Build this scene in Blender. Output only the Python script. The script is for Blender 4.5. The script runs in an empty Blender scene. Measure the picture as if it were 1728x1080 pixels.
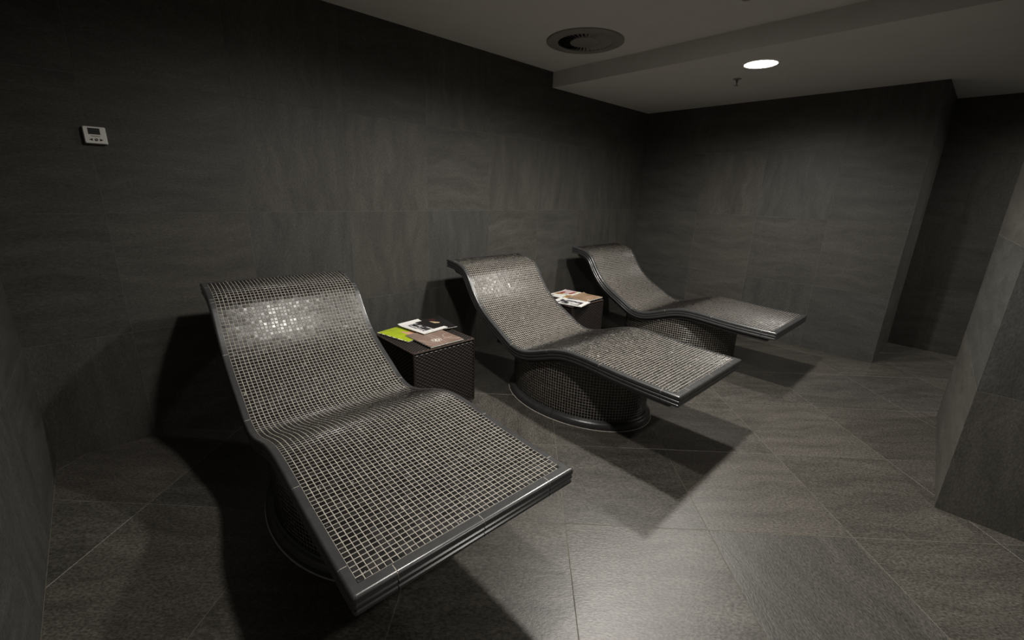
import bpy, bmesh, math, random
import numpy as np
from mathutils import Vector, Matrix

random.seed(7)
scene = bpy.context.scene
COL = scene.collection

# ------------------------------------------------------------------ camera
CAM = dict(loc=(-4.798, -2.8933, 1.3551), yaw=46.3075, pitch=16.3855, roll=1.7733, f=734.386)
_y, _p, _r = (math.radians(CAM[k]) for k in ('yaw', 'pitch', 'roll'))
_F = Vector((math.cos(_p) * math.cos(_y), math.cos(_p) * math.sin(_y), -math.sin(_p)))
_R0 = _F.cross(Vector((0, 0, 1))).normalized()
_U0 = _R0.cross(_F)
_R = math.cos(_r) * _R0 + math.sin(_r) * _U0
_U = -math.sin(_r) * _R0 + math.cos(_r) * _U0
cd = bpy.data.cameras.new('camera')
cam = bpy.data.objects.new('camera', cd)
COL.objects.link(cam)
m = Matrix.Identity(4)
for i in range(3):
    m[i][0] = _R[i]; m[i][1] = _U[i]; m[i][2] = -_F[i]; m[i][3] = CAM['loc'][i]
cam.matrix_world = m
cd.sensor_fit = 'HORIZONTAL'; cd.sensor_width = 36.0
cd.lens = CAM['f'] / 1728 * 36
cd.clip_start = 0.02; cd.clip_end = 50
scene.camera = cam

# ------------------------------------------------------------------ world and exposure
w = bpy.data.worlds.new('world'); scene.world = w
w.use_nodes = True
w.node_tree.nodes['Background'].inputs[0].default_value = (0.02, 0.02, 0.02, 1)
w.node_tree.nodes['Background'].inputs[1].default_value = 0.0
vs = scene.view_settings
vs.view_transform = 'Standard'; vs.look = 'None'; vs.gamma = 1.0
vs.use_curve_mapping = False
vs.exposure = 0.0

# lamps of the room: (x, y, ceiling height, power)
C1, C2 = 2.377, 2.252            # main ceiling, lowered ceiling
SOFFIT_X = -1.625
LAMPS = [
    (-1.26, -1.59, C2, 88.0, 'glowing round downlight in the lowered ceiling beside the sprinkler'),
    (-2.50, -1.62, C1, 178.0, 'round downlight in the higher ceiling beside the round detector'),
    (-3.75, -1.62, C1, 84.0, 'round downlight in the higher ceiling above the first lounger'),
    (-3.05, -3.66, C1, 62.0, 'round downlight in the higher ceiling behind the pillar end'),
    (0.45, -3.90, C2, 75.0, 'round downlight in the lowered ceiling in the passage behind the pillar'),
]
SPOT_DEG, SPOT_BLEND = 170.0, 1.0
LAMP_COL = (1.0, 0.955, 0.885)

# ------------------------------------------------------------------ helpers
def link(o, parent=None):
    COL.objects.link(o)
    if parent is not None:
        o.parent = parent
    return o

def mesh_obj(name, verts, faces, mat, parent=None, smooth=False, matrix=None):
    me = bpy.data.meshes.new(name)
    me.from_pydata([tuple(v) for v in verts], [], [tuple(f) for f in faces])
    if mat is not None:
        me.materials.append(mat)
    if smooth:
        me.polygons.foreach_set('use_smooth', [True] * len(me.polygons))
    me.update()
    o = bpy.data.objects.new(name, me)
    if matrix is not None:
        o.matrix_world = matrix
    return link(o, parent)

def bm_obj(name, bm, mat, parent=None, smooth=False, loc=None):
    bmesh.ops.recalc_face_normals(bm, faces=bm.faces[:])
    me = bpy.data.meshes.new(name)
    bm.to_mesh(me); bm.free()
    if mat is not None:
        me.materials.append(mat)
    if smooth:
        me.polygons.foreach_set('use_smooth', [True] * len(me.polygons))
    o = bpy.data.objects.new(name, me)
    if loc is not None:
        o.location = loc
    return link(o, parent)

def tag(o, label=None, cat=None, group=None, kind=None):
    if label: o['label'] = label
    if cat: o['category'] = cat
    if group: o['group'] = group
    if kind: o['kind'] = kind
    return o

def empty(name, loc=(0, 0, 0), rz=0.0):
    o = bpy.data.objects.new(name, None)
    o.empty_display_size = 0.1
    o.location = loc; o.rotation_euler = (0, 0, rz)
    return link(o)

def bm_box(bm, lo, hi, bevel=0.0, segs=2):
    x0, y0, z0 = lo; x1, y1, z1 = hi
    r = bmesh.ops.create_cube(bm, size=1.0)
    vs_ = r['verts']
    for v in vs_:
        v.co = Vector(((x0 + x1) / 2 + v.co.x * (x1 - x0), (y0 + y1) / 2 + v.co.y * (y1 - y0), (z0 + z1) / 2 + v.co.z * (z1 - z0)))
    if bevel > 0:
        es = list({e for v in vs_ for e in v.link_edges})
        bmesh.ops.bevel(bm, geom=es, offset=bevel, segments=segs, profile=0.5, affect='EDGES')

def lathe(profile, n=48, close=False):
    """profile [(r, z)] turned about z -> verts, faces"""
    V, Fc = [], []
    for k in range(n):
        a = 2 * math.pi * k / n
        for r, z in profile:
            V.append((r * math.cos(a), r * math.sin(a), z))
    q = len(profile)
    for k in range(n):
        k2 = (k + 1) % n
        for i in range(q - 1):
            Fc.append((k * q + i, k2 * q + i, k2 * q + i + 1, k * q + i + 1))
    return V, Fc

def disc(r, z, n=48):
    V = [(r * math.cos(2 * math.pi * k / n), r * math.sin(2 * math.pi * k / n), z) for k in range(n)]
    return V, [tuple(range(n))]

# ------------------------------------------------------------------ materials
def new_mat(name):
    mt = bpy.data.materials.new(name); mt.use_nodes = True
    nt = mt.node_tree
    return mt, nt, nt.nodes['Principled BSDF']

def N(nt, typ, **kw):
    n = nt.nodes.new(typ)
    for k, v in kw.items():
        if k.startswith('i_'):
            key = k[2:]
            n.inputs[int(key) if key.isdigit() else key].default_value = v
        else:
            setattr(n, k, v)
    return n

def ramp(nt, stops):
    r = nt.nodes.new('ShaderNodeValToRGB')
    el = r.color_ramp.elements
    el[0].position, el[0].color = stops[0][0], stops[0][1]
    el[1].position, el[1].color = stops[-1][0], stops[-1][1]
    for p, c in stops[1:-1]:
        e = el.new(p); e.color = c
    return r

def plain(name, col, rough=0.5, spec=0.5, metallic=0.0, noise=0.0, nscale=40.0, bump=0.0):
    mt, nt, b = new_mat(name)
    b.inputs['Roughness'].default_value = rough
    b.inputs['Specular IOR Level'].default_value = spec
    b.inputs['Metallic'].default_value = metallic
    tc = N(nt, 'ShaderNodeTexCoord')
    nz = N(nt, 'ShaderNodeTexNoise'); nz.inputs['Scale'].default_value = nscale; nz.inputs['Detail'].default_value = 4
    nt.links.new(tc.outputs['Object'], nz.inputs['Vector'])
    lo = [max(0, c * (1 - noise)) for c in col] + [1]; hi = [c * (1 + noise) for c in col] + [1]
    rp = ramp(nt, [(0.3, lo), (0.7, hi)])
    nt.links.new(nz.outputs['Fac'], rp.inputs['Fac'])
    nt.links.new(rp.outputs['Color'], b.inputs['Base Color'])
    if bump > 0:
        bp = N(nt, 'ShaderNodeBump'); bp.inputs['Strength'].default_value = bump; bp.inputs['Distance'].default_value = 0.002
        nt.links.new(nz.outputs['Fac'], bp.inputs['Height'])
        nt.links.new(bp.outputs['Normal'], b.inputs['Normal'])
    return mt

def slate(name, lo, hi, tint, rough=0.55, spec=0.35, bumpd=0.0022, grain=(0.80, 1.20)):
    """dark riven stone-look porcelain; every tile object gets its own tone and grain position"""
    mt, nt, b = new_mat(name)
    L = nt.links.new
    tc = N(nt, 'ShaderNodeTexCoord'); oi = N(nt, 'ShaderNodeObjectInfo')
    off = N(nt, 'ShaderNodeVectorMath', operation='SCALE'); off.inputs[0].default_value = (31.7, 17.3, 23.9)
    L(oi.outputs['Random'], off.inputs['Scale'])
    add = N(nt, 'ShaderNodeVectorMath', operation='ADD')
    L(tc.outputs['Object'], add.inputs[0]); L(off.outputs[0], add.inputs[1])
    # warp so that the streaks are not ruler straight
    wn = N(nt, 'ShaderNodeTexNoise'); wn.inputs['Scale'].default_value = 2.2; wn.inputs['Detail'].default_value = 2
    L(add.outputs[0], wn.inputs['Vector'])
    wv = N(nt, 'ShaderNodeVectorMath', operation='SCALE'); wv.inputs['Scale'].default_value = 0.22
    L(wn.outputs['Color'], wv.inputs[0])
    ad2 = N(nt, 'ShaderNodeVectorMath', operation='ADD'); L(add.outputs[0], ad2.inputs[0]); L(wv.outputs[0], ad2.inputs[1])
    mp = N(nt, 'ShaderNodeMapping'); mp.inputs['Scale'].default_value = (1.6, 9.0, 4.0)
    L(ad2.outputs[0], mp.inputs['Vector'])
    n1 = N(nt, 'ShaderNodeTexNoise'); n1.inputs['Scale'].default_value = 1.5; n1.inputs['Detail'].default_value = 9; n1.inputs['Roughness'].default_value = 0.62
    L(mp.outputs[0], n1.inputs['Vector'])
    mp2 = N(nt, 'ShaderNodeMapping'); mp2.inputs['Scale'].default_value = (30, 150, 60)
    L(add.outputs[0], mp2.inputs['Vector'])
    n2 = N(nt, 'ShaderNodeTexNoise'); n2.inputs['Scale'].default_value = 1.6; n2.inputs['Detail'].default_value = 4; n2.inputs['Roughness'].default_value = 0.7
    L(mp2.outputs[0], n2.inputs['Vector'])
    mixf = N(nt, 'ShaderNodeMix'); mixf.inputs[0].default_value = 0.40
    L(n1.outputs['Fac'], mixf.inputs[2]); L(n2.outputs['Fac'], mixf.inputs[3])
    n3 = N(nt, 'ShaderNodeTexNoise'); n3.inputs['Scale'].default_value = 150.0; n3.inputs['Detail'].default_value = 3; n3.inputs['Roughness'].default_value = 0.6
    mp3 = N(nt, 'ShaderNodeMapping'); mp3.inputs['Scale'].default_value = (0.55, 1.0, 1.0)
    L(add.outputs[0], mp3.inputs['Vector']); L(mp3.outputs[0], n3.inputs['Vector'])
    gr = ramp(nt, [(0.34, (grain[0],) * 3 + (1,)), (0.5, (1, 1, 1, 1)), (0.66, (grain[1],) * 3 + (1,))])
    L(n3.outputs['Fac'], gr.inputs['Fac'])
    rp = ramp(nt, [(0.30, lo + (1,)), (0.52, tuple((a + c) / 2 for a, c in zip(lo, hi)) + (1,)), (0.72, hi + (1,))])
    L(mixf.outputs[0], rp.inputs['Fac'])
    # tone per tile
    tn = ramp(nt, [(0.0, tint[0] + (1,)), (0.5, tint[1] + (1,)), (1.0, tint[2] + (1,))])
    L(oi.outputs['Random'], tn.inputs['Fac'])
    mul = N(nt, 'ShaderNodeMix', data_type='RGBA', blend_type='MULTIPLY'); mul.inputs[0].default_value = 1.0
    L(rp.outputs['Color'], mul.inputs[6]); L(tn.outputs['Color'], mul.inputs[7])
    mu2 = N(nt, 'ShaderNodeMix', data_type='RGBA', blend_type='MULTIPLY'); mu2.inputs[0].default_value = 1.0
    L(mul.outputs[2], mu2.inputs[6]); L(gr.outputs['Color'], mu2.inputs[7])
    L(mu2.outputs[2], b.inputs['Base Color'])
    b.inputs['Roughness'].default_value = rough
    b.inputs['Specular IOR Level'].default_value = spec
    hs = N(nt, 'ShaderNodeMath', operation='MULTIPLY_ADD'); hs.inputs[1].default_value = 0.45
    L(n3.outputs['Fac'], hs.inputs[0]); L(mixf.outputs[0], hs.inputs[2])
    bp = N(nt, 'ShaderNodeBump'); bp.inputs['Strength'].default_value = 0.55; bp.inputs['Distance'].default_value = bumpd
    L(hs.outputs[0], bp.inputs['Height']); L(bp.outputs['Normal'], b.inputs['Normal'])
    return mt

M = {}
M['floor_tile'] = slate('floor_slate', (0.033, 0.0308, 0.0270), (0.103, 0.097, 0.087),
                        ((0.88, 0.89, 0.90), (1.0, 0.98, 0.93), (1.14, 1.10, 1.07)), rough=0.38, spec=0.68, grain=(0.55, 1.5))
M['wall_tile'] = slate('wall_slate', (0.040, 0.0395, 0.036), (0.098, 0.096, 0.089),
                       ((0.90, 0.92, 0.92), (1.0, 0.98, 0.95), (1.10, 1.06, 1.02)))
M['grout_floor'] = plain('grout_floor', (0.14, 0.125, 0.105), 0.9, 0.2, noise=0.25, nscale=30)
M['grout_wall'] = plain('grout_wall', (0.13, 0.125, 0.115), 0.9, 0.2, noise=0.3, nscale=12)
M['ceiling'] = plain('ceiling_paint', (0.66, 0.645, 0.625), 0.85, 0.2, noise=0.03, nscale=6, bump=0.05)
M['trim'] = plain('trim_ceramic', (0.046, 0.046, 0.047), 0.28, 0.6, noise=0.15, nscale=25, bump=0.03)
M['slab'] = plain('underside_render', (0.020, 0.020, 0.019), 0.6, 0.3, noise=0.2)
M['wicker'] = plain('wicker_brown', (0.018, 0.0135, 0.0115), 0.42, 0.4, noise=0.3, nscale=60)
M['wicker_edge_lit'] = plain('wicker_edge_highlight', (0.055, 0.040, 0.034), 0.25, 0.6, noise=0.3, nscale=60)  # paler, glossier top strands; their edge highlight is painted into the colour
M['steel'] = plain('brushed_steel', (0.45, 0.44, 0.42), 0.35, 0.5, metallic=1.0, noise=0.05)
M['white_plastic'] = plain('white_plastic', (0.82, 0.81, 0.77), 0.4, 0.4, noise=0.02)
M['lamp_ring'] = plain('lamp_ring_white', (0.75, 0.72, 0.68), 0.35, 0.5, noise=0.02)
M['vent'] = plain('vent_grey', (0.25, 0.237, 0.222), 0.5, 0.4, noise=0.03)
M['dark'] = plain('dark_backing', (0.008, 0.008, 0.008), 0.9, 0.1, noise=0.1)
M['lcd'] = plain('lcd_grey', (0.055, 0.060, 0.055), 0.2, 0.6, noise=0.05)
M['ink'] = plain('button_ink', (0.030, 0.030, 0.030), 0.5, 0.4, noise=0.05)
M['ink_grey'] = plain('print_grey', (0.33, 0.32, 0.30), 0.5, 0.4, noise=0.05)
M['paper'] = plain('paper_edges', (0.72, 0.70, 0.66), 0.7, 0.3, noise=0.08, nscale=300)
M['brass'] = plain('sprinkler_chrome', (0.20, 0.19, 0.18), 0.35, 0.5, metallic=0.8, noise=0.05)

def mosaic_mat():
    mt, nt, b = new_mat('mosaic_glaze')
    L = nt.links.new
    tc = N(nt, 'ShaderNodeTexCoord')
    at = N(nt, 'ShaderNodeAttribute', attribute_name='tone')
    oi = N(nt, 'ShaderNodeObjectInfo')
    sm = N(nt, 'ShaderNodeMath', operation='ADD'); L(at.outputs['Fac'], sm.inputs[0]); L(oi.outputs['Random'], sm.inputs[1])
    fr = N(nt, 'ShaderNodeMath', operation='FRACT'); L(sm.outputs[0], fr.inputs[0])
    rp = ramp(nt, [(0.0, (0.007, 0.006, 0.0055, 1)), (0.6, (0.0095, 0.0080, 0.0072, 1)), (0.94, (0.012, 0.0103, 0.0095, 1)), (1.0, (0.022, 0.0195, 0.018, 1))])
    L(fr.outputs[0], rp.inputs['Fac'])
    # pale flecks and thin lines: glints of the glaze painted into its colour
    add = N(nt, 'ShaderNodeVectorMath', operation='ADD'); L(tc.outputs['Object'], add.inputs[0]); L(oi.outputs['Location'], add.inputs[1])
    vo = N(nt, 'ShaderNodeTexVoronoi', feature='DISTANCE_TO_EDGE'); vo.inputs['Scale'].default_value = 95
    L(add.outputs[0], vo.inputs['Vector'])
    nz = N(nt, 'ShaderNodeTexNoise'); nz.inputs['Scale'].default_value = 34; nz.inputs['Detail'].default_value = 1
    L(add.outputs[0], nz.inputs['Vector'])
    c1 = N(nt, 'ShaderNodeMath', operation='LESS_THAN'); c1.inputs[1].default_value = 0.06; L(vo.outputs['Distance'], c1.inputs[0])
    c2 = N(nt, 'ShaderNodeMath', operation='GREATER_THAN'); c2.inputs[1].default_value = 0.74; L(nz.outputs['Fac'], c2.inputs[0])
    mu = N(nt, 'ShaderNodeMath', operation='MULTIPLY'); L(c1.outputs[0], mu.inputs[0]); L(c2.outputs[0], mu.inputs[1])
    mx = N(nt, 'ShaderNodeMix', data_type='RGBA'); mx.inputs[7].default_value = (0.42, 0.40, 0.37, 1)
    L(mu.outputs[0], mx.inputs[0]); L(rp.outputs['Color'], mx.inputs[6])
    L(mx.outputs[2], b.inputs['Base Color'])
    rr = N(nt, 'ShaderNodeMapRange'); rr.inputs[3].default_value = 0.26; rr.inputs[4].default_value = 0.38
    L(fr.outputs[0], rr.inputs[0]); L(rr.outputs[0], b.inputs['Roughness'])
    b.inputs['Specular IOR Level'].default_value = 0.55
    return mt
M['mosaic'] = mosaic_mat()
M['mosaic_grout'] = plain('mosaic_grout', (0.42, 0.39, 0.345), 0.85, 0.25, noise=0.18, nscale=45)

def emit(name, col, s):
    mt, nt, b = new_mat(name)
    b.inputs['Base Color'].default_value = (0.8, 0.8, 0.8, 1)
    b.inputs['Emission Color'].default_value = col + (1,)
    b.inputs['Emission Strength'].default_value = s
    return mt
M['glow'] = emit('lamp_diffuser_glow', (1.0, 0.96, 0.90), 9.0)

# ------------------------------------------------------------------ tiling of walls and floor
_cache = {}
def tile(parent, poly, O, A, B, Nn, mat, k90=0, gap=0.0026, chamfer=0.0007, thick=0.007):
    """poly: convex polygon [(a,b)] counter-clockwise in the plane O + a*A + b*B with outward normal Nn"""
    P = [Vector((a, b)) for a, b in poly]
    cx = sum((p for p in P), Vector((0, 0))) / len(P)
    def inset(pts, d):
        n = len(pts); out = []
        for i in range(n):
            p0, p1, p2 = pts[i - 1], pts[i], pts[(i + 1) % n]
            e1 = (p1 - p0).normalized(); e2 = (p2 - p1).normalized()
            n1 = Vector((-e1.y, e1.x)); n2 = Vector((-e2.y, e2.x))
            den = max(0.2, 1 + n1.dot(n2))
            out.append(p1 + (n1 + n2) * (d / den))
        return out
    outer = inset(P, gap / 2); top = inset(outer, chamfer)
    c, s = [(1, 0), (0, 1), (-1, 0), (0, -1)][k90 % 4]
    def loc(p):
        q = p - cx
        return (c * q.x + s * q.y, -s * q.x + c * q.y)      # rotate by -k90
    n = len(P)
    V = [loc(p) + (0.0,) for p in top] + [loc(p) + (-chamfer,) for p in outer] + [loc(p) + (-thick,) for p in outer]
    key = (mat.name, tuple(round(x, 4) for v in V for x in v))
    me = _cache.get(key)
    if me is None:
        Fc = [tuple(range(n))]
        for i in range(n):
            j = (i + 1) % n
            Fc.append((i, n + i, n + j, j)); Fc.append((n + i, 2 * n + i, 2 * n + j, n + j))
        me = bpy.data.meshes.new('tile'); me.from_pydata(V, [], Fc); me.materials.append(mat); me.update()
        _cache[key] = me
    o = bpy.data.objects.new('tile', me)
    A2 = A * c + B * s; B2 = -A * s + B * c
    ctr = O + A * cx.x + B * cx.y
    mw = Matrix.Identity(4)
    for i in range(3):
        mw[i][0], mw[i][1], mw[i][2], mw[i][3] = A2[i], B2[i], Nn[i], ctr[i]
    o.matrix_world = mw
    return link(o, parent)

def clip(poly, a, b, c):
    """keep a*x+b*y<=c"""
    out = []
    for i in range(len(poly)):
        p, q = poly[i - 1], poly[i]
        dp, dq = a * p[0] + b * p[1] - c, a * q[0] + b * q[1] - c
        if (dp <= 0) != (dq <= 0):
            t = dp / (dp - dq)
            out.append((p[0] + t * (q[0] - p[0]), p[1] + t * (q[1] - p[1])))
        if dq <= 0:
            out.append(q)
    return out

def area(poly):
    return 0.5 * abs(sum(poly[i - 1][0] * poly[i][1] - poly[i][0] * poly[i - 1][1] for i in range(len(poly))))

def wall_tiles(parent, O, A, Nn, length, height, a_joints, rng):
    A = Vector(A).normalized(); Nn = Vector(Nn).normalized(); B = Vector((0, 0, 1)); O = Vector(O)
    # keep A x B = N (counter-clockwise seen from the front)
    cuts = [-0.001] + [a for a in a_joints if 0.03 < a < length - 0.03] + [length + 0.001]
    rows = [0.0, 0.6, 1.2, 1.8, height]
    for i in range(len(cuts) - 1):
        for j in range(len(rows) - 1):
            pl = [(cuts[i], rows[j]), (cuts[i + 1], rows[j]), (cuts[i + 1], rows[j + 1]), (cuts[i], rows[j + 1])]
            k = rng.choice([0, 0, 2, 1, 3])
            tile(parent, pl, O, A, B, Nn, M['wall_tile'], k, gap=0.0018, chamfer=0.0003)

XL, XR, YF = -5.135, 0.885, -5.2     # left wall, passage end wall, wall behind the camera
YB = -2.485                          # free end of the right wall
G = 0.0007                           # joint recess

def box_struct(name, lo, hi, mat):
    bm = bmesh.new(); bm_box(bm, lo, hi)
    o = bm_obj(name, bm, mat); o['kind'] = 'structure'
    return o

rng = random.Random(3)
floor = box_struct('floor', (XL - 0.1, YF - 0.1, -0.12), (XR + 0.1, 0.1, -G), M['grout_floor'])
PITCH = 0.607 * math.sqrt(2); C0, D0 = -5.50, -4.17
for i in range(-6, 12):
    for j in range(-4, 12):
        c0, c1 = C0 + i * PITCH, C0 + (i + 1) * PITCH
        d0, d1 = D0 + j * PITCH, D0 + (j + 1) * PITCH
        pl = [((c + d) / 2, (c - d) / 2) for c, d in ((c0, d0), (c0, d1), (c1, d1), (c1, d0))]
        # make counter-clockwise
        sa = sum(pl[k - 1][0] * pl[k][1] - pl[k][0] * pl[k - 1][1] for k in range(4))
        if sa < 0: pl.reverse()
        for a, b, c in ((-1, 0, -XL), (1, 0, XR), (0, 1, 0), (0, -1, -YF)):
            if len(pl) > 2: pl = clip(pl, a, b, c)
        if len(pl) < 3 or area(pl) < 0.002: continue
        k2 = []
        for p in pl:
            if not k2 or (Vector(p) - Vector(k2[-1])).length > 0.004: k2.append(p)
        if (Vector(k2[0]) - Vector(k2[-1])).length < 0.004: k2.pop()
        if len(k2) < 3: continue
        s = math.sqrt(0.5)
        # tile axes run at 45 degrees to the walls, a few tiles are laid with the grain turned
        Aax, Bax = Vector((s, -s, 0)), Vector((s, s, 0))
        loc2 = [(p[0] * s - p[1] * s, p[0] * s + p[1] * s) for p in k2]
        tile(floor, loc2, Vector((0, 0, 0)), Aax, Bax, Vector((0, 0, 1)), M['floor_tile'], rng.choice([0, 0, 0, 2, 1]))

wall_back = box_struct('wall_back', (XL - 0.1, G, 0), (XR + 0.1, 0.12, C1), M['grout_wall'])
wall_tiles(wall_back, (XL, 0, 0), (1, 0, 0), (0, -1, 0), -XL, C1, sorted(-XL - (-0.055 + 0.6002 * k) for k in range(1, 9)), rng)

wall_right = box_struct('wall_right', (G, YB + G, 0), (XR - G, 0.0, C2), M['grout_wall'])
wall_tiles(wall_right, (0, 0, 0), (0, -1, 0), (-1, 0, 0), -YB, C2, [0.124 + 0.6 * k for k in range(1, 5)], rng)
wall_tiles(wall_right, (0, YB, 0), (1, 0, 0), (0, -1, 0), XR, C2, [0.6], rng)

wall_left = box_struct('wall_left', (XL - 0.12, YF - 0.1, 0), (XL - G, 0.0, C1), M['grout_wall'])
wall_tiles(wall_left, (XL, YF, 0), (0, 1, 0), (1, 0, 0), -YF, C1, [-YF - 0.6 * k for k in range(8, 0, -1)], rng)

wall_end = box_struct('wall_passage', (XR + G, YF - 0.1, 0), (XR + 0.12, YB + 0.05, C2), M['grout_wall'])
wall_tiles(wall_end, (XR, YB, 0), (0, -1, 0), (-1, 0, 0), YB - YF, C2, [0.25 + 0.6 * k for k in range(5)], rng)

wall_front = box_struct('wall_front', (XL - 0.1, YF - 0.12, 0), (XR + 0.1, YF - G, C1), M['grout_wall'])
wall_tiles(wall_front, (XR, YF, 0), (-1, 0, 0), (0, 1, 0), XR - XL, C1, [0.6 * k for k in range(1, 11)], rng)

# free-standing pillar
PIL = [(-0.904, -2.962), (-2.161, -3.030), (-2.165, -3.62), (-0.904, -3.62)]
def prism(name, poly, z0, z1, mat):
    n = len(poly)
    V = [(x, y, z0) for x, y in poly] + [(x, y, z1) for x, y in poly]
    Fc = [tuple(range(n))[::-1], tuple(range(n, 2 * n))] + [(i, (i + 1) % n, n + (i + 1) % n, n + i) for i in range(n)]
    bm = bmesh.new()
    bv = [bm.verts.new(v) for v in V]
    for f in Fc: bm.faces.new([bv[i] for i in f])
    o = bm_obj(name, bm, mat); o['kind'] = 'structure'
    return o
pc = (sum(p[0] for p in PIL) / 4, sum(p[1] for p in PIL) / 4)
pillar = prism('wall_pillar', [(x + (0.0007 if x < pc[0] else -0.0007), y + (0.0007 if y < pc[1] else -0.0007)) for x, y in PIL], 0, C2, M['grout_wall'])
for i in range(4):
    p, q = Vector(PIL[i] + (0,)), Vector(PIL[(i + 1) % 4] + (0,))
    # walk so that the face is counter-clockwise seen from outside
    Ax = (q - p).normalized(); ln = (q - p).length
    nn = Ax.cross(Vector((0, 0, 1)))
    wall_tiles(pillar, p, Ax, nn, ln, C2, [], rng)

# ceiling: higher part, and the lowered part over the right of the room
ceiling = box_struct('ceiling', (XL - 0.1, YF - 0.1, C1), (SOFFIT_X + 0.02, 0.1, C1 + 0.1), M['ceiling'])
ceiling_low = box_struct('ceiling_lowered', (SOFFIT_X, YF - 0.1, C2), (XR + 0.1, 0.0, C1 + 0.1), M['ceiling'])

# ------------------------------------------------------------------ loungers
PROF = [(-.200, .860), (-.255, .856), (-.312, .849), (-.375, .833), (-.430, .801), (-.470, .752), (-.508, .690), (-.553, .630), (-.607, .574), (-.672, .525),
        (-.752, .480), (-.833, .437), (-.895, .400), (-.952, .377), (-1.02, .369), (-1.10, .385), (-1.19, .417), (-1.28, .451), (-1.368, .473),
        (-1.452, .480), (-1.557, .477), (-1.65, .470), (-1.758, .462), (-1.9, .457), (-2.0, .455), (-2.110, .454)]
Y0 = -1.21
def smooth_profile():
    P = np.array(PROF, float)
    P[:, 0] -= Y0
    n = len(P); out = []
    for i in range(n - 1):
        p0 = P[max(i - 1, 0)]; p1 = P[i]; p2 = P[i + 1]; p3 = P[min(i + 2, n - 1)]
        for t in np.linspace(0, 1, 12, endpoint=False):
            out.append(0.5 * ((2 * p1) + (-p0 + p2) * t + (2 * p0 - 5 * p1 + 4 * p2 - p3) * t * t + (-p0 + 3 * p1 - 3 * p2 + p3) * t ** 3))
    out.append(P[-1]); C = np.array(out)
    for _ in range(60):
        C[1:-1] = 0.25 * C[:-2] + 0.5 * C[1:-1] + 0.25 * C[2:]
    s = np.concatenate([[0], np.cumsum(np.hypot(*np.diff(C, axis=0).T))])
    return C, s
CURVE, ARC = smooth_profile()
STOT = ARC[-1]
TW = 0.028                                   # visible width of the trim tiles
EW = 1.28                                    # trims across the ends are wider
S0, S1 = 0.036, STOT - 0.037                 # mosaic field along the curve
def wi(s):                                   # half width of the mosaic field
    t = min(1, max(0, s / STOT)); return 0.339 + (0.358 - 0.339) * t
def pos(s):
    if s < 0:
        t = (CURVE[1] - CURVE[0]) / np.hypot(*(CURVE[1] - CURVE[0])); return CURVE[0] + t * s
    if s > STOT:
        t = (CURVE[-1] - CURVE[-2]) / np.hypot(*(CURVE[-1] - CURVE[-2])); return CURVE[-1] + t * (s - STOT)
    return np.array([np.interp(s, ARC, CURVE[:, 0]), np.interp(s, ARC, CURVE[:, 1])])
def tan(s):
    a, b = pos(max(s - 0.012, -0.1)), pos(min(s + 0.012, STOT + 0.1))
    t = b - a; return t / np.hypot(*t)
def surf(u, s, d):
    """point at u across, s along, d below the surface"""
    p = pos(s); t = tan(s)
    # travelling towards -y: upward normal
    nrm = np.array([t[1], -t[0]])
    if nrm[1] < 0: nrm = -nrm
    q = p - nrm * d
    return (u, q[0], q[1])

def trim_section(off=0.0):
    W = TW
    sec = [(0.0, 0.010), (0.0, 0.0)]
    for a in range(0, 91, 10):
        r = 0.009
        sec.append((W - r + r * math.sin(math.radians(a)), r - r * math.cos(math.radians(a))))
    sec += [(W, 0.017), (W - 0.002, 0.0205), (W - 0.0065, 0.0225), (W - 0.004, 0.0245), (W - 0.001, 0.0275), (W - 0.0005, 0.033),
            (W - 0.002, 0.0385), (W - 0.0075, 0.0415), (W - 0.005, 0.0435), (W - 0.002, 0.0465), (W - 0.0015, 0.053), (W - 0.004, 0.0585),
            (W - 0.010, 0.0615), (0.0, 0.0615)]
    if off:
        sec = [(0.002, 0.0003), (W - 0.0095, 0.0003), (W - 0.0032, 0.0030), (W - 0.0006, 0.0090), (W - 0.0006, 0.0160),
               (W - 0.0092, 0.0215), (W - 0.0092, 0.0580), (0.002, 0.0580)]
    return sec

def sweep(path, sec, inner):
    """path: [(u, s, du, ds)], closed section [(o, d)]"""
    V, Fc = [], []
    q = len(sec)
    for (u, s, du, ds) in path:
        for o, d in sec:
            V.append(surf(u + du * o, s + ds * o, d))
    for k in range(len(path) - 1):
        for i in range(q):
            j = (i + 1) % q
            Fc.append((k * q + i, k * q + j, (k + 1) * q + j, (k + 1) * q + i))
    Fc.append(tuple(range(q))[::-1]); n0 = (len(path) - 1) * q
    Fc.append(tuple(range(n0, n0 + q)))
    bm = bmesh.new()
    bv = [bm.verts.new(v) for v in V]
    for f in Fc: bm.faces.new([bv[i] for i in f])
    return bm

def s_at_y(y):
    return float(np.interp(-(y - Y0), -CURVE[:, 0], ARC))

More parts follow.
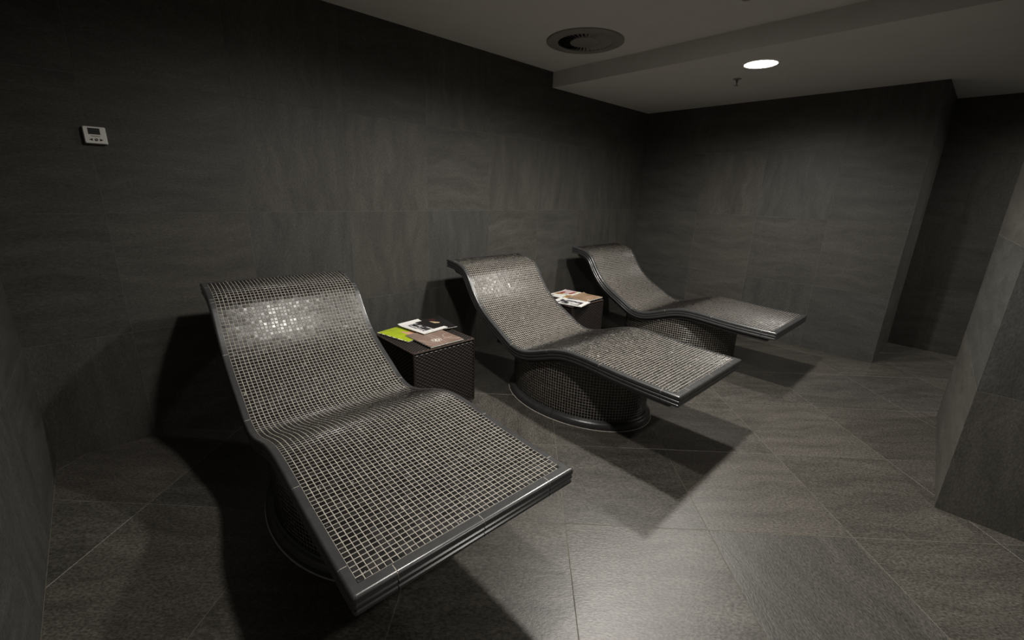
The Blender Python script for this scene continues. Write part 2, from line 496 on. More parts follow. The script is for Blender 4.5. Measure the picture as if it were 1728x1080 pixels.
CORNER = 0.085
def trim_paths():
    """list of open paths, one for every trim tile"""
    joints = [s_at_y(y) for y in (-.30, -.60, -.93, -1.25, -1.64)] + [S1 - CORNER + 0.02]
    g = 0.0011
    paths = []
    def side(sg, a, b):
        n = max(3, int((b - a) / 0.02)); ss = np.linspace(a, b, n)
        return [(sg * wi(x), x, sg, 0.0) for x in ss]
    for sg in (-1, 1):
        js = joints
        for a, b in zip(js[:-1], js[1:]):
            paths.append(side(sg, a + g, b - g))
    def corner(sg, S, ds, js):
        wv = wi(S)
        p = side(sg, js, S) if ds > 0 else side(sg, js, S)
        p += [(sg * wv, S, sg, ds * 0.95), (sg * wv, S, sg * 0.96, ds * 1.2), (sg * wv, S, sg * 0.78, ds * EW)]
        p += [(sg * x, S, 0.0, ds * EW) for x in np.linspace(wv, wv - CORNER, 4)]
        return p
    for sg in (-1, 1):
        paths.append(corner(sg, S1, 1, joints[-1] + g))
        paths.append(corner(sg, S0, -1, joints[0] - g))
    for S, ds in ((S1, 1), (S0, -1)):
        wv = wi(S) - CORNER - 2 * g
        for a, b in ((-wv, -g), (g, wv)):
            paths.append([(x, S, 0.0, ds * EW) for x in np.linspace(a, b, 4)])
    return paths

PITCH_T = 0.01833
NCOL = 39
def tile_frames():
    nrow = int(round((S1 - S0) / PITCH_T)); dp = (S1 - S0) / nrow
    return [(r, c, S0 + (r + 0.5) * dp, dp) for r in range(nrow) for c in range(NCOL)], nrow

def tile_box(cx, ex, cy, ey, n, hx, hy, tilt, lift):
    """eight vertices of one pillowed mosaic tile: centre, axes, normal"""
    C = np.array(cx)
    top, low = [], []
    for a, b in ((-1, -1), (1, -1), (1, 1), (-1, 1)):
        z = lift + tilt[0] * a * hx + tilt[1] * b * hy
        top.append(C + ex * (a * (hx - 0.0011)) + ey * (b * (hy - 0.0011)) + n * z)
        low.append(C + ex * (a * hx) + ey * (b * hy) + n * (z - 0.0009))
    bot = [C + ex * (a * hx) + ey * (b * hy) - n * 0.003 for a, b in ((-1, -1), (1, -1), (1, 1), (-1, 1))]
    return top + low + bot
TF = [(0, 1, 2, 3)] + [(4 + i, 4 + (i + 1) % 4, (i + 1) % 4, i) for i in range(4)] + [(8 + i, 8 + (i + 1) % 4, 4 + (i + 1) % 4, 4 + i) for i in range(4)]

def mosaic_mesh(name, boxes):
    V = np.array([v for b in boxes for v in b]); Fc = []
    for k in range(len(boxes)):
        Fc += [tuple(12 * k + i for i in f) for f in TF]
    me = bpy.data.meshes.new(name); me.from_pydata(V.tolist(), [], Fc)
    at = me.attributes.new('tone', 'FLOAT', 'FACE')
    rg = random.Random(len(boxes)); tones = []
    for k in range(len(boxes)): tones += [rg.random()] * len(TF)
    at.data.foreach_set('value', tones)
    me.materials.append(M['mosaic']); me.update()
    return me

def surface_frame(u, s):
    p = np.array(surf(u, s, 0.0)); t2 = tan(s)
    ey = np.array([0.0, t2[0], t2[1]]); ex = np.array([-1.0, 0.0, 0.0])
    n = np.cross(ex, ey)
    if n[2] < 0: n = -n; ex = -ex
    return p, ex, ey, n

BA, BB = 0.345, 0.505       # half axes of the elliptical base (mosaic face)
def under_z(y):             # height of the slab underside above a local y
    i = np.interp(-y, -CURVE[:, 0], CURVE[:, 1]); return i - 0.085

_lounger_meshes = {}
def build_lounger(x, dy, rz, label, single_tiles=0):
    root = empty('tiled_lounger', (x, Y0 + dy, 0), rz)
    tag(root, label, 'lounger', 'tiled heated loungers along the wall')
    frames, nrow = tile_frames()
    rg = random.Random(11)
    boxes, singles = [], []
    # singles: the rows nearest the foot end
    first_single = len(frames) - single_tiles
    for k, (r, c, s, dp) in enumerate(frames):
        wv = wi(s); pw = 2 * wv / NCOL
        u = -wv + (c + 0.5) * pw
        p, ex, ey, n = surface_frame(u, s)
        hx, hy = pw / 2 - 0.00115 - rg.random() * 0.0003, dp / 2 - 0.00115 - rg.random() * 0.0003
        tilt = (rg.gauss(0, 0.013), rg.gauss(0, 0.013))
        if k >= first_single:
            singles.append((p, ex, ey, n, hx, hy, tilt))
        else:
            boxes.append(tile_box(p, ex, ey, ey, n, hx, hy, tilt, 0.0006 + rg.random() * 0.0004))
    o = link(bpy.data.objects.new('mosaic', mosaic_mesh('mosaic', boxes)), root); o['kind'] = 'stuff'
    if singles:
        hx, hy = singles[0][4], singles[0][5]
        I = np.eye(3)
        me = mosaic_mesh('mosaic_tile', [tile_box((0, 0, 0), I[0], I[1], I[1], I[2], hx, hy, (0, 0), 0.0008)])
        for p, ex, ey, n, _, _, tl in singles:
            t = bpy.data.objects.new('mosaic_tile', me)
            exx = ex + n * tl[0]; eyy = ey + n * tl[1]
            mw = Matrix.Identity(4)
            for i in range(3):
                mw[i][0], mw[i][1], mw[i][2], mw[i][3] = exx[i], eyy[i], n[i], p[i]
            t.matrix_local = mw
            link(t, root)
            t.matrix_local = mw
    # grout bed
    V, Fc = [], []
    ss = np.linspace(S0, S1, 130)
    for s in ss:
        for u in (-wi(s), wi(s)): V.append(surf(u, s, 0.0004))
    for k in range(len(ss) - 1): Fc.append((2 * k, 2 * k + 1, 2 * k + 3, 2 * k + 2))
    mesh_obj('grout', V, Fc, M['mosaic_grout'], root, True)
    # trim tiles with a grout core showing in their joints
    for pth in trim_paths():
        t = bm_obj('trim_tile', sweep(pth, trim_section(), 0), M['trim'], root)
    # rounded inner corners of the mosaic field, part of the corner trims
    for sg in (-1, 1):
        for S, ds in ((S1, 1), (S0, -1)):
            r_ = 0.015; wv = wi(S)
            ring = [(sg * wv, S)] + [(sg * (wv - r_ + r_ * math.cos(t)), S - ds * r_ + ds * r_ * math.sin(t)) for t in np.linspace(0, math.pi / 2, 7)]
            q = len(ring); V = [surf(u, s, -0.0014) for u, s in ring] + [surf(u, s, 0.004) for u, s in ring]
            Fc = [(0, i, i + 1) for i in range(1, q - 1)] + [(i, (i + 1) % q, q + (i + 1) % q, q + i) for i in range(q)]
            bm = bmesh.new(); bv = [bm.verts.new(v) for v in V]
            for f in Fc: bm.faces.new([bv[i] for i in f])
            bm_obj('corner_fillet', bm, M['trim'], root)
    for sg in (-1, 1):
        pth = [(sg * wi(s), s, sg, 0.0) for s in np.linspace(S0, S1, 110)]
        bm_obj('joint_filler', sweep(pth, trim_section(0.0009), 0), M['mosaic_grout'], root)
    for S, ds in ((S1, 1), (S0, -1)):
        pth = [(u, S, 0.0, ds * EW) for u in np.linspace(-wi(S), wi(S), 4)]
        bm_obj('joint_filler', sweep(pth, trim_section(0.0009), 0), M['mosaic_grout'], root)
    # slab core between the trims
    def loft(sa, sb, nn, ring):
        V, Fc = [], []; q = len(ring(sa))
        for s in np.linspace(sa, sb, nn):
            for u, d in ring(s): V.append(surf(u, s, d))
        for k in range(nn - 1):
            for i in range(q):
                j = (i + 1) % q; Fc.append((k * q + i, k * q + j, (k + 1) * q + j, (k + 1) * q + i))
        Fc.append(tuple(range(q))[::-1]); Fc.append(tuple(range((nn - 1) * q, nn * q)))
        bm = bmesh.new(); bv = [bm.verts.new(v) for v in V]
        for f in Fc: bm.faces.new([bv[i] for i in f])
        return bm
    bm_obj('slab', loft(S0 + 0.001, S1 - 0.001, 110, lambda s: [(-wi(s) + .001, .0035), (wi(s) - .001, .0035), (wi(s) - .001, .0610), (-wi(s) + .001, .0610)]), M['slab'], root)
    def under_ring(s):
        a = wi(s) + TW - 0.032; e0 = min(s - (S0 + 0.02), (S1 - 0.012) - s); r = 0.014
        r2 = 0.030
        low = 0.094 - (r2 - math.sqrt(max(0, r2 * r2 - (r2 - min(e0, r2)) ** 2)))
        low = max(low, 0.064)
        return [(-a, .0600), (a, .0600), (a, low - r * (low - .06) / .034), (a - 0.4 * r, low - 0.3 * r * (low - .06) / .034), (a - r, low), (-a + r, low), (-a + 0.4 * r, low - 0.3 * r * (low - .06) / .034), (-a, low - r * (low - .06) / .034)]
    sa, sb = S0 + 0.02, S1 - 0.012
    bm_obj('underside', loft(sa, sb, 150, under_ring), M['trim'], root)
    # base: elliptical drum clad in the same mosaic
    n = 96; V, Fc = [], []
    for k in range(n):
        a = 2 * math.pi * k / n; px, py = BA * math.cos(a), BB * math.sin(a)
        V += [(px, py, 0.0), (px, py, under_z(py) + 0.01)]
    for k in range(n):
        j = (k + 1) % n; Fc.append((2 * k, 2 * j, 2 * j + 1, 2 * k + 1))
    mesh_obj('base', V, Fc, M['mosaic_grout'], root, True)
    key = 'base'
    if key not in _lounger_meshes:
        tt = np.linspace(0, 2 * math.pi, 4001)
        ex_, ey_ = BA * np.cos(tt), BB * np.sin(tt)
        al = np.concatenate([[0], np.cumsum(np.hypot(np.diff(ex_), np.diff(ey_)))])
        nc = int(round(al[-1] / PITCH_T)); bx = []
        for c in range(nc):
            a = np.interp((c + 0.5) * al[-1] / nc, al, tt)
            px, py = BA * math.cos(a), BB * math.sin(a)
            t = np.array([-BA * math.sin(a), BB * math.cos(a), 0]); t /= np.linalg.norm(t)
            nn = np.array([t[1], -t[0], 0])
            for r in range(40):
                z = 0.050 + (r + 0.5) * PITCH_T
                if z > under_z(py): break
                h = PITCH_T / 2 - 0.0011
                bx.append(tile_box((px, py, z), t, None, np.array([0, 0, 1.0]), nn, h, h, (rg.gauss(0, .02), rg.gauss(0, .02)), 0.0008))
        _lounger_meshes[key] = mosaic_mesh('base_mosaic', bx)
    o = link(bpy.data.objects.new('base_mosaic', _lounger_meshes[key]), root); o['kind'] = 'stuff'
    # plinth trim round the foot of the base, in eight curved tiles
    psec = [(-0.004, 0.0), (0.034, 0.0), (0.0345, 0.012), (0.032, 0.024), (0.026, 0.034), (0.018, 0.040), (0.009, 0.044), (0.004, 0.050), (-0.004, 0.050)]
    for k in range(8):
        a0 = 2 * math.pi * (k + 0.25) / 8 + 0.002; a1 = 2 * math.pi * (k + 1.25) / 8 - 0.002
        bm = bmesh.new(); rows = []
        for a in np.linspace(a0, a1, 16):
            px, py = BA * math.cos(a), BB * math.sin(a)
            t = np.array([-BA * math.sin(a), BB * math.cos(a)]); t /= np.linalg.norm(t)
            rows.append([bm.verts.new((px + t[1] * o_, py - t[0] * o_, z)) for o_, z in psec])
        q = len(psec)
        for r0, r1 in zip(rows[:-1], rows[1:]):
            for i in range(q): bm.faces.new((r0[i], r0[(i + 1) % q], r1[(i + 1) % q], r1[i]))
        bm.faces.new(rows[0][::-1]); bm.faces.new(rows[-1])
        bm_obj('plinth_tile', bm, M['trim'], root)
    # pale sealant line where the plinth meets the floor
    V, Fc = [], []
    for k in range(n):
        a = 2 * math.pi * k / n
        t = np.array([-BA * math.sin(a), BB * math.cos(a)]); t /= np.linalg.norm(t)
        for o_, z in ((0.033, 0.0035), (0.0385, 0.0004)):
            V.append((BA * math.cos(a) + t[1] * o_, BB * math.sin(a) - t[0] * o_, z))
    for k in range(n):
        j = (k + 1) % n; Fc.append((2 * k, 2 * k + 1, 2 * j + 1, 2 * j))
    mesh_obj('sealant', V, Fc, M['mosaic_grout'], root)
    return root

build_lounger(-4.110, -0.003, math.radians(-1.3), 'dark mosaic tiled lounger beside the lime green magazine, under the wall thermostat', 300)
build_lounger(-2.547, 0.010, 0.0, 'dark mosaic tiled lounger standing between the two woven side tables')
build_lounger(-1.030, 0.045, 0.0, 'dark mosaic tiled lounger next to the right wall, under the lit downlight')

# ------------------------------------------------------------------ woven side tables
TB, TH = 0.45, 0.455
def weave(wd, ht, cell=0.0165, row=0.0112):
    """height field of a basket weave in the plane x (0..wd), z (0..ht), bulging to -y"""
    nc = int(round(wd / cell)); nr = int(round(ht / row)); cu, rv = wd / nc, ht / nr
    V, Fc = [], []
    us = 4; vs_ = 4
    NU, NV = nc * us + 1, nr * vs_ + 1
    for j in range(NV):
        for i in range(NU):
            u, v = i / us, j / vs_
            fr = v - math.floor(v) if j < NV - 1 else 1.0
            r = min(int(v), nr - 1)
            arch = math.sin(math.pi * min(1, max(0, fr))) ** 0.6 if 0 < fr < 1 else 0.0
            over = 0.5 + 0.5 * math.cos(math.pi * (u + (r % 2)))
            h = arch * (0.0012 + 0.0042 * over)
            V.append((u * cu, -h, v * rv))
    for j in range(NV - 1):
        for i in range(NU - 1):
            a = j * NU + i; Fc.append((a, a + 1, a + NU + 1, a + NU))
    return V, Fc
_wv = weave(TB - 0.024, TH - 0.055)
_wm = bpy.data.meshes.new('woven_panel'); _wm.from_pydata(_wv[0], [], _wv[1]); _wm.materials.append(M['wicker'])
_wm.polygons.foreach_set('use_smooth', [True] * len(_wm.polygons)); _wm.update()
_wt = weave(TB - 0.024, TB - 0.024, 0.0165, 0.0112)
_wtm = bpy.data.meshes.new('woven_top'); _wtm.from_pydata(_wt[0], [], _wt[1]); _wtm.materials.append(M['wicker'])
_wtm.polygons.foreach_set('use_smooth', [True] * len(_wtm.polygons)); _wtm.update()

def tube(name, p, q, r, mat, parent, n=8):
    p, q = Vector(p), Vector(q); ax = (q - p).normalized()
    a = ax.orthogonal().normalized(); b = ax.cross(a)
    V = []
    for e in (p, q):
        for k in range(n):
            t = 2 * math.pi * k / n; V.append(e + a * (r * math.cos(t)) + b * (r * math.sin(t)))
    Fc = [(k, (k + 1) % n, n + (k + 1) % n, n + k) for k in range(n)] + [tuple(range(n))[::-1], tuple(range(n, 2 * n))]
    return mesh_obj(name, V, Fc, mat, parent, False)

def side_table(x0, y0, label):
    """x0, y0: front left corner"""
    root = empty('woven_side_table', (x0 + TB / 2, y0 + TB / 2, 0))
    tag(root, label, 'side table', 'woven side tables between the loungers')
    h = TB / 2
    bm = bmesh.new(); bm_box(bm, (-h + .009, -h + .009, 0.028), (h - .009, h - .009, TH - .009))
    bm_obj('core', bm, M['dark'], root)
    for k in range(4):
        o = link(bpy.data.objects.new('woven_panel', _wm), root)
        o.matrix_local = Matrix.Rotation(k * math.pi / 2, 4, 'Z') @ Matrix.Translation((-h + .012, -h + .006, 0.034))
    o = link(bpy.data.objects.new('woven_top', _wtm), root)
    o.matrix_local = Matrix.Translation((-h + .012, -h + .012, TH - 0.0065)) @ Matrix.Rotation(-math.pi / 2, 4, 'X')
    e = h - 0.006; z = TH - 0.007
    for k in range(4):
        R = Matrix.Rotation(k * math.pi / 2, 4, 'Z')
        tube('edge_strand', R @ Vector((-e, -e, z)), R @ Vector((e, -e, z)), 0.0062, M['wicker_edge_lit'], root)
        tube('edge_strand', R @ Vector((-e, -e, 0.03)), R @ Vector((e, -e, 0.03)), 0.006, M['wicker'], root)
        tube('corner_strand', R @ Vector((-e, -e, 0.03)), R @ Vector((-e, -e, z)), 0.0066, M['wicker'], root)
        bm = bmesh.new(); bmesh.ops.create_cone(bm, cap_ends=True, segments=16, radius1=0.013, radius2=0.016, depth=0.03)
        c = R @ Vector((-h + 0.03, -h + 0.03, 0.015)); bmesh.ops.translate(bm, vec=c, verts=bm.verts)
        bm_obj('foot', bm, M['steel'], root)
    return root
side_table(-3.600, -0.832, 'dark brown woven cube table carrying a lime green magazine')
side_table(-2.024, -0.705, 'dark brown woven cube table next to the right wall lounger, without any green magazine')

# ------------------------------------------------------------------ magazines
def print_mat():
    mt, nt, b = new_mat('cover_print')
    at = N(nt, 'ShaderNodeAttribute', attribute_name='ink')
    nt.links.new(at.outputs['Color'], b.inputs['Base Color'])
    b.inputs['Roughness'].default_value = 0.38; b.inputs['Specular IOR Level'].default_value = 0.45
    return mt
M['print'] = print_mat()

def magazine(name, label, ctr, rz, wd, ht, thick, z, ink, bend=None, nu=54, nv=72, group=None):
    """wd along local x, ht along local y; ink(u, v) -> rgb, u and v in 0..1; bend(u, v) -> lift"""
    root = empty(name, (ctr[0], ctr[1], z), rz)
    tag(root, label, 'magazine', group)
    bend = bend or (lambda u, v: 0.0)
    # page block
    V, Fc = [], []; n, k = nu // 2, nv // 2
    for lay in (0, 1):
        for j in range(k + 1):
            for i in range(n + 1):
                u, v = i / n, j / k
                V.append(((u - .5) * (wd - .002), (v - .5) * (ht - .002), bend(u, v) + (0.0006 if lay == 0 else thick - 0.0009)))
    q = (n + 1) * (k + 1)
    for j in range(k):
        for i in range(n):
            a = j * (n + 1) + i
            Fc.append((a, a + n + 1, a + n + 2, a + 1)); Fc.append((q + a, q + a + 1, q + a + n + 2, q + a + n + 1))
    for i in range(n):
        Fc.append((i, i + 1, q + i + 1, q + i)); a = k * (n + 1) + i; Fc.append((a + 1, a, q + a, q + a + 1))
    for j in range(k):
        a = j * (n + 1); Fc.append((a + n + 1, a, q + a, q + a + n + 1)); a += n; Fc.append((a, a + n + 1, q + a + n + 1, q + a))
    mesh_obj('pages', V, Fc, M['paper'], root)
    for nm, zt, up in (('cover', thick - 0.0003, True), ('back_cover', 0.0002, False)):
        if not up:
            a_, b_ = nu // 2, nv // 2
        else:
            a_, b_ = nu, nv
        V = [((i / a_ - .5) * wd, (j / b_ - .5) * ht, bend(i / a_, j / b_) + zt) for j in range(b_ + 1) for i in range(a_ + 1)]
        Fc = [(j * (a_ + 1) + i, j * (a_ + 1) + i + 1, (j + 1) * (a_ + 1) + i + 1, (j + 1) * (a_ + 1) + i) for j in range(b_) for i in range(a_)]
        o = mesh_obj(nm, V, Fc, M['print'] if up else M['paper'], root, True)
        if up:
            at = o.data.attributes.new('ink', 'FLOAT_COLOR', 'FACE'); buf = []
            for j in range(b_):
                for i in range(a_):
                    buf += list(ink((i + .5) / a_, (j + .5) / b_)) + [1.0]
            at.data.foreach_set('color', buf)
    return root

def hsh(*a):
    x = math.sin(sum((k + 1) * 12.9898 * v for k, v in enumerate(a))) * 43758.5453
    return x - math.floor(x)
def vnoise(x, y, seed=0):
    xi, yi = math.floor(x), math.floor(y); fx, fy = x - xi, y - yi
    fx = fx * fx * (3 - 2 * fx); fy = fy * fy * (3 - 2 * fy)
    h = lambda i, j: hsh(i * 1.7 + seed, j * 3.1 + seed * 2, seed)
    return (h(xi, yi) * (1 - fx) + h(xi + 1, yi) * fx) * (1 - fy) + (h(xi, yi + 1) * (1 - fx) + h(xi + 1, yi + 1) * fx) * fy
def mixc(a, b, t): return tuple(x * (1 - t) + y * t for x, y in zip(a, b))
WHITE, BLACK = (0.78, 0.77, 0.75), (0.012, 0.011, 0.011)

def ink_green(u, v):
    lime = (0.46, 0.56, 0.02)
    if u < 0.035: return (0.72, 0.74, 0.50) if vnoise(v * 14, 1, 4) > 0.42 else (0.10, 0.14, 0.05)
    if v > 0.90: return mixc(lime, (0.35, 0.40, 0.05), 0.6)
    if 0.78 < u and 0.05 < v < 0.10: return (0.75, 0.75, 0.60)
    c = mixc(lime, (0.34, 0.46, 0.02), vnoise(u * 5, v * 7, 2))
    if 0.50 < u < 0.80 and 0.20 < v < 0.62 and vnoise(u * 9, v * 11, 5) > 0.45: c = (0.66, 0.36, 0.24)
    return c
def ink_brown(u, v):
    base = mixc((0.20, 0.135, 0.108), (0.255, 0.180, 0.148), vnoise(u * 4, v * 4, 1))
    # pale swirling lines
    f = vnoise(u * 3.2 + 2, v * 2.6, 9)
    if abs(f - 0.42) < 0.012 or abs(f - 0.70) < 0.010: base = mixc(base, (0.50, 0.43, 0.38), 0.7)
    # round emblem of interlaced rings
    du, dv = (u - 0.40) * 0.235, (v - 0.30) * 0.30
    r = math.hypot(du, dv); a = math.atan2(dv, du)
    if r < 0.034:
        if r > 0.029 and int(a * 14 / math.pi) % 2 == 0: return (0.72, 0.68, 0.62)
        for k in range(3):
            q = 2 * math.pi * k / 3 + 0.5
            rr = math.hypot(du - 0.011 * math.cos(q), dv - 0.011 * math.sin(q))
            if abs(rr - 0.013) < 0.0026: return (0.74, 0.70, 0.64)
    if 0.62 < u < 0.88 and abs(v - 0.29) < 0.014 and vnoise(u * 40, 3, 2) > 0.25: return (0.50, 0.33, 0.28)
    return base
def portrait(u, v, seed):
    # grey toned photograph: dark hair, pale face and arms
    n1 = vnoise(u * 4.2, v * 4.8, seed); n2 = vnoise(u * 11, v * 12, seed + 3)
    g = 0.62 * n1 + 0.38 * n2
    if g < 0.36: return BLACK
    if g < 0.47: return (0.06, 0.06, 0.065)
    if g < 0.60: return (0.30, 0.29, 0.31)
    return (0.62, 0.60, 0.60)
def ink_white(u, v):
    if 0.16 < u < 0.56 and 0.16 < v < 0.80:
        return portrait((u - .16) / .4, (v - .16) / .64, 3)
    if 0.56 <= u and v > 0.14 and not (v > 0.86 and u < 0.85):
        return BLACK
    if 0.16 < u < 0.5 and 0.04 < v < 0.08 and vnoise(u * 60, 2, 1) > 0.75: return (0.35, 0.35, 0.36)
    return WHITE
def ink_black(u, v):
    du, dv = (u - 0.42) / 0.30, (v - 0.62 - 0.10 * math.sin(u * 6)) / 0.085
    if du * du + dv * dv < 1:
        return mixc((0.78, 0.62, 0.42), (0.60, 0.42, 0.22), vnoise(u * 8, v * 8, 2))
    if 0.2 < u < 0.75 and 0.72 < v < 0.9 and vnoise(u * 5, v * 6, 7) > 0.5: return (0.05, 0.016, 0.014)
    return BLACK
def ink_collage(u, v):
    if u < 0.05 or v > 0.93 or v < 0.05: return WHITE
    n = vnoise(u * 4.5, v * 5, 21); m2 = vnoise(u * 10, v * 9, 13)
    if u > 0.55 and v > 0.35:
        return (0.30, 0.05, 0.045) if n > 0.74 else ((0.62, 0.46, 0.48) if n > 0.38 else (0.55, 0.52, 0.50))
    if n > 0.62: return (0.36, 0.17, 0.07)
    if n > 0.54: return (0.62, 0.58, 0.25)
    if m2 < 0.22: return (0.08, 0.07, 0.07)
    return WHITE
def ink_tan(u, v):
    c = mixc((0.24, 0.155, 0.095), (0.36, 0.25, 0.165), vnoise(u * 5, v * 5, 6))
    f = vnoise(u * 4 + 3, v * 3, 19)
    if abs(f - 0.5) < 0.02: c = (0.44, 0.35, 0.27)
    if 0.45 < u < 0.95 and abs(v - 0.40) < 0.02: c = (0.50, 0.30, 0.22)
    return c
def ink_mono(u, v):
    if 0.10 < u < 0.78 and 0.12 < v < 0.86:
        return portrait((u - .1) / .68, (v - .12) / .74, 8)
    if 0.85 < u < 0.9 and 0.2 < v < 0.7 and vnoise(v * 50, 2, 1) > 0.7: return (0.4, 0.4, 0.4)
    return WHITE

ZT = TH + 0.0005
gm = 'magazines on the woven side tables'
magazine('magazine', 'lime green magazine on the woven cube table', (-3.455, -0.485), math.radians(12), 0.205, 0.285, 0.004, ZT, ink_green, group=gm)
magazine('magazine', 'brown brochure with a white round emblem on its cover', (-3.357, -0.683), math.radians(0.8), 0.243, 0.285, 0.006, ZT + 0.0046, ink_brown,
         lambda u, v: 0.0, nu=120, nv=144, group=gm)
magazine('magazine', 'black covered magazine with a pale gold figure, under the white one', (-3.205, -0.452), math.radians(-6), 0.205, 0.275, 0.004, ZT + 0.011,
         ink_black, lambda u, v: 0.012 * max(0, u - 0.75) ** 2 * 16 * max(0, v - .1), group=gm)
magazine('magazine', 'white framed magazine with a black and white photograph, beside the green one', (-3.307, -0.468), math.radians(8), 0.205, 0.27, 0.004, ZT + 0.0155,
         ink_white, lambda u, v: 0.05 * max(0, v - 0.8) ** 2 * 4, group=gm)
ZU = ZT
magazine('magazine', 'white magazine with red and brown photographs, at the back of its table', (-1.715, -0.372), math.radians(5), 0.30, 0.215, 0.004, ZU, ink_collage,
         lambda u, v: 0.10 * max(0, u - 0.75) ** 2, group=gm)
magazine('magazine', 'tan brown booklet with a curled edge lying beside the black and white cover', (-1.700, -0.590), math.radians(3), 0.255, 0.205, 0.006, ZU + 0.0105, ink_tan,
         lambda u, v: 0.06 * max(0, v - 0.8) ** 2 * u * 4, group=gm)
magazine('magazine', 'white magazine with a black and white photograph overhanging the table edge', (-1.930, -0.610), math.radians(14), 0.195, 0.285, 0.005, ZU + 0.0050, ink_mono,
         group=gm)

# ------------------------------------------------------------------ wall thermostat
tx, tz = -4.723, 1.547
th = empty('wall_thermostat', (tx, 0.0, tz)); tag(th, 'small white wall thermostat with a grey screen and three buttons', 'thermostat')
bm = bmesh.new(); bm_box(bm, (-.036, -.010, -.034), (.036, -.0005, .034), 0.002); bm_obj('back_plate', bm, M['white_plastic'], th)
bm = bmesh.new()
fr, bk = [(-.040, -.0375), (.040, -.0375), (.040, .0375), (-.040, .0375)], None
rows = []
for yy, k in ((-.008, 1.0), (-.014, 0.995), (-.022, 0.93), (-.0235, 0.90)):
    ring = []
    for cx_, cz_ in ((-1, -1), (1, -1), (1, 1), (-1, 1)):
        for a in range(5):
            ang = math.radians({(-1, -1): 180, (1, -1): 270, (1, 1): 0, (-1, 1): 90}[(cx_, cz_)] + a * 22.5); r = 0.005
            ring.append(bm.verts.new(((cx_ * (.040 - r) + r * math.cos(ang)) * k, yy, (cz_ * (.0375 - r) + r * math.sin(ang)) * k)))
    rows.append(ring)
q = len(rows[0])
for a, b in zip(rows[:-1], rows[1:]):
    for i in range(q): bm.faces.new((a[i], a[(i + 1) % q], b[(i + 1) % q], b[i]))
bm.faces.new(rows[0]); bm.faces.new(rows[-1])
bm_obj('housing', bm, M['white_plastic'], th)
bm = bmesh.new(); bm_box(bm, (-.022, -.0242, .003), (.019, -.0230, .030), 0.0006); bm_obj('screen', bm, M['lcd'], th)
for zz, a, b in ((-.0025, -.015, .016), (-.0062, -.013, .015)):
    bm = bmesh.new(); bm_box(bm, (a, -.0238, zz - .0011), (b, -.0233, zz + .0011)); bm_obj('printed_line', bm, M['ink_grey'], th)
for k, bx in enumerate((-.016, 0.001, .018)):
    if k == 1:
        V, Fc = lathe([(0.0, -.0008), (.0058, -.0008), (.0062, 0.0)], 20)
        o = mesh_obj('button', V, Fc, M['ink'], th); o.matrix_local = Matrix.Translation((bx, -.0234, -.0195)) @ Matrix.Rotation(-math.pi / 2, 4, 'X')
        bm = bmesh.new(); bm_box(bm, (-.0042, -.0008, -.0007), (.0042, 0.0, .0007))
        o2 = bm_obj('symbol', bm, M['white_plastic'], o); o2.matrix_local = Matrix.Translation((0, 0, -.001)) @ Matrix.Rotation(math.pi / 2, 4, 'X') @ Matrix.Rotation(math.radians(45), 4, 'Y')
    else:
        sg = -1 if k == 0 else 1
        V = [(bx + sg * .0075, -.0242, -.0195), (bx - sg * .0050, -.0242, -.0140), (bx - sg * .0050, -.0242, -.0250),
             (bx + sg * .0075, -.0233, -.0195), (bx - sg * .0050, -.0233, -.0140), (bx - sg * .0050, -.0233, -.0250)]
        mesh_obj('button', V, [(0, 1, 2), (3, 5, 4), (0, 3, 4, 1), (1, 4, 5, 2), (2, 5, 3, 0)], M['ink'], th)

# ------------------------------------------------------------------ ceiling fittings
for x, y, z, pw, lb in LAMPS:
    r = empty('ceiling_downlight', (x, y, z)); tag(r, lb, 'downlight', 'recessed ceiling downlights')
    V, Fc = lathe([(0.104, -0.0005), (0.104, -0.004), (0.110, -0.0055), (0.120, -0.004), (0.123, -0.0005)], 48)
    mesh_obj('ring', V, Fc, M['lamp_ring'], r, True)
    V, Fc = disc(0.1045, -0.0025)
    mesh_obj('diffuser', V, [f[::-1] for f in Fc], M['glow'], r)
    ld = bpy.data.lights.new('downlight_beam', 'SPOT'); ld.energy = pw; ld.color = LAMP_COL
    ld.spot_size = math.radians(SPOT_DEG); ld.spot_blend = SPOT_BLEND; ld.shadow_soft_size = 0.06
    lo = bpy.data.objects.new('downlight_beam', ld); link(lo, r); lo.location = (0, 0, -0.07)

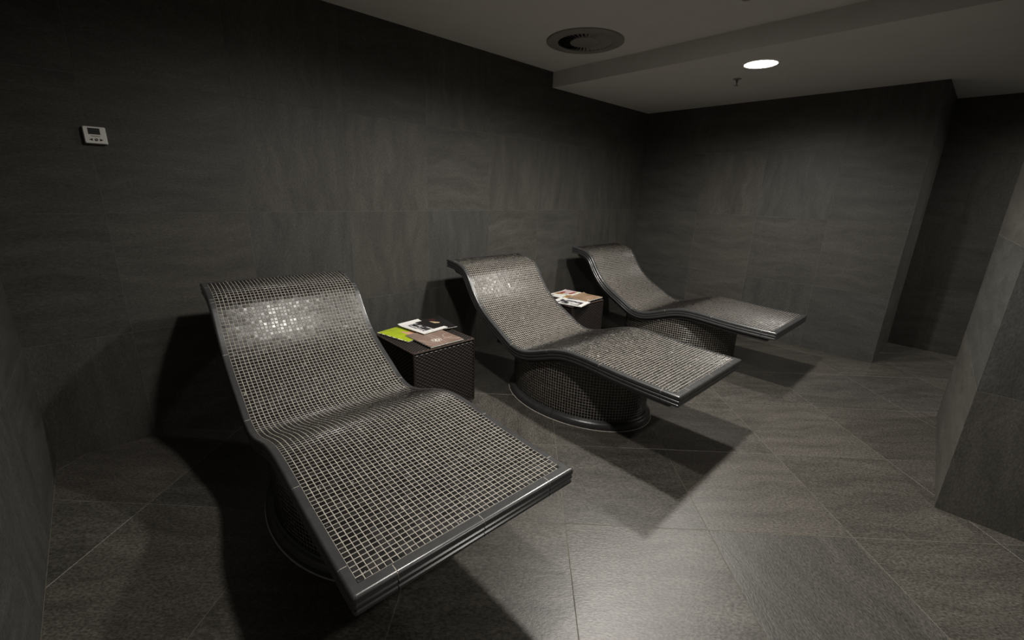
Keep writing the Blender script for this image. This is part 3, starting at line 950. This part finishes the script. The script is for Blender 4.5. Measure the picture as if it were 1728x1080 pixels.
# swirl vent
vt = empty('ceiling_vent', (-2.085, -0.702, C1)); tag(vt, 'round grey swirl air vent in the higher ceiling', 'vent')
V, Fc = lathe([(0.268, -0.0005), (0.268, -0.006), (0.258, -0.010), (0.190, -0.013), (0.187, -0.011), (0.187, -0.0005)], 64)
mesh_obj('face_plate', V, Fc, M['vent'], vt, True)
V, Fc = lathe([(0.0001, -0.012), (0.100, -0.012), (0.104, -0.009), (0.104, -0.001)], 48)
mesh_obj('hub', V, Fc, M['vent'], vt, True)
V, Fc = lathe([(0.0001, -0.0012), (0.19, -0.0012)], 48)
mesh_obj('cavity_shade', V, Fc, M['dark'], vt)  # flat black disc; the shade behind the blades is put into its colour
for k in range(36):
    a = 2 * math.pi * k / 36
    V = []
    for rr in (0.102, 0.189):
        wd = rr * 2 * math.pi / 36 * 0.62
        for t, z in ((wd / 2, -0.0118), (-wd / 2, -0.0035), (-wd / 2, -0.0027), (wd / 2, -0.0110)):
            V.append((rr * math.cos(a) - t * math.sin(a), rr * math.sin(a) + t * math.cos(a), z))
    mesh_obj('blade', V, [(0, 1, 2, 3), (4, 7, 6, 5), (0, 4, 5, 1), (1, 5, 6, 2), (2, 6, 7, 3), (3, 7, 4, 0)], M['vent'], vt)

# sprinkler head
sp = empty('sprinkler_head', (-0.95, -1.32, C2)); tag(sp, 'small pendant sprinkler head on the lowered ceiling', 'sprinkler')
V, Fc = lathe([(0.0001, -0.006), (0.012, -0.006), (0.030, -0.003), (0.032, -0.0004)], 28); mesh_obj('escutcheon', V, Fc, M['vent'], sp, True)
V, Fc = lathe([(0.0001, -0.030), (0.006, -0.030), (0.008, -0.018), (0.010, -0.005)], 16); mesh_obj('body', V, Fc, M['brass'], sp, True)
for sg in (-1, 1):
    tube('frame_arm', (sg * .011, 0, -.012), (sg * .009, 0, -.034), .0018, M['brass'], sp)
    tube('frame_arm', (sg * .009, 0, -.034), (0, 0, -.046), .0018, M['brass'], sp)
V, Fc = lathe([(0.0001, -0.049), (0.016, -0.049), (0.016, -0.047), (0.0001, -0.046)], 20); mesh_obj('deflector', V, Fc, M['brass'], sp)

# detector at the upper edge of the view
dt = empty('ceiling_detector', (-2.135, -1.790, C1)); tag(dt, 'small round grey detector on the higher ceiling near the ceiling step', 'detector')
V, Fc = lathe([(0.052, -0.0004), (0.052, -0.008), (0.046, -0.014), (0.0001, -0.015)], 32); mesh_obj('base_plate', V, Fc, M['vent'], dt, True)
V, Fc = lathe([(0.030, -0.014), (0.030, -0.026), (0.024, -0.031), (0.0001, -0.032)], 32); mesh_obj('sensor_cap', V, Fc, M['vent'], dt, True)
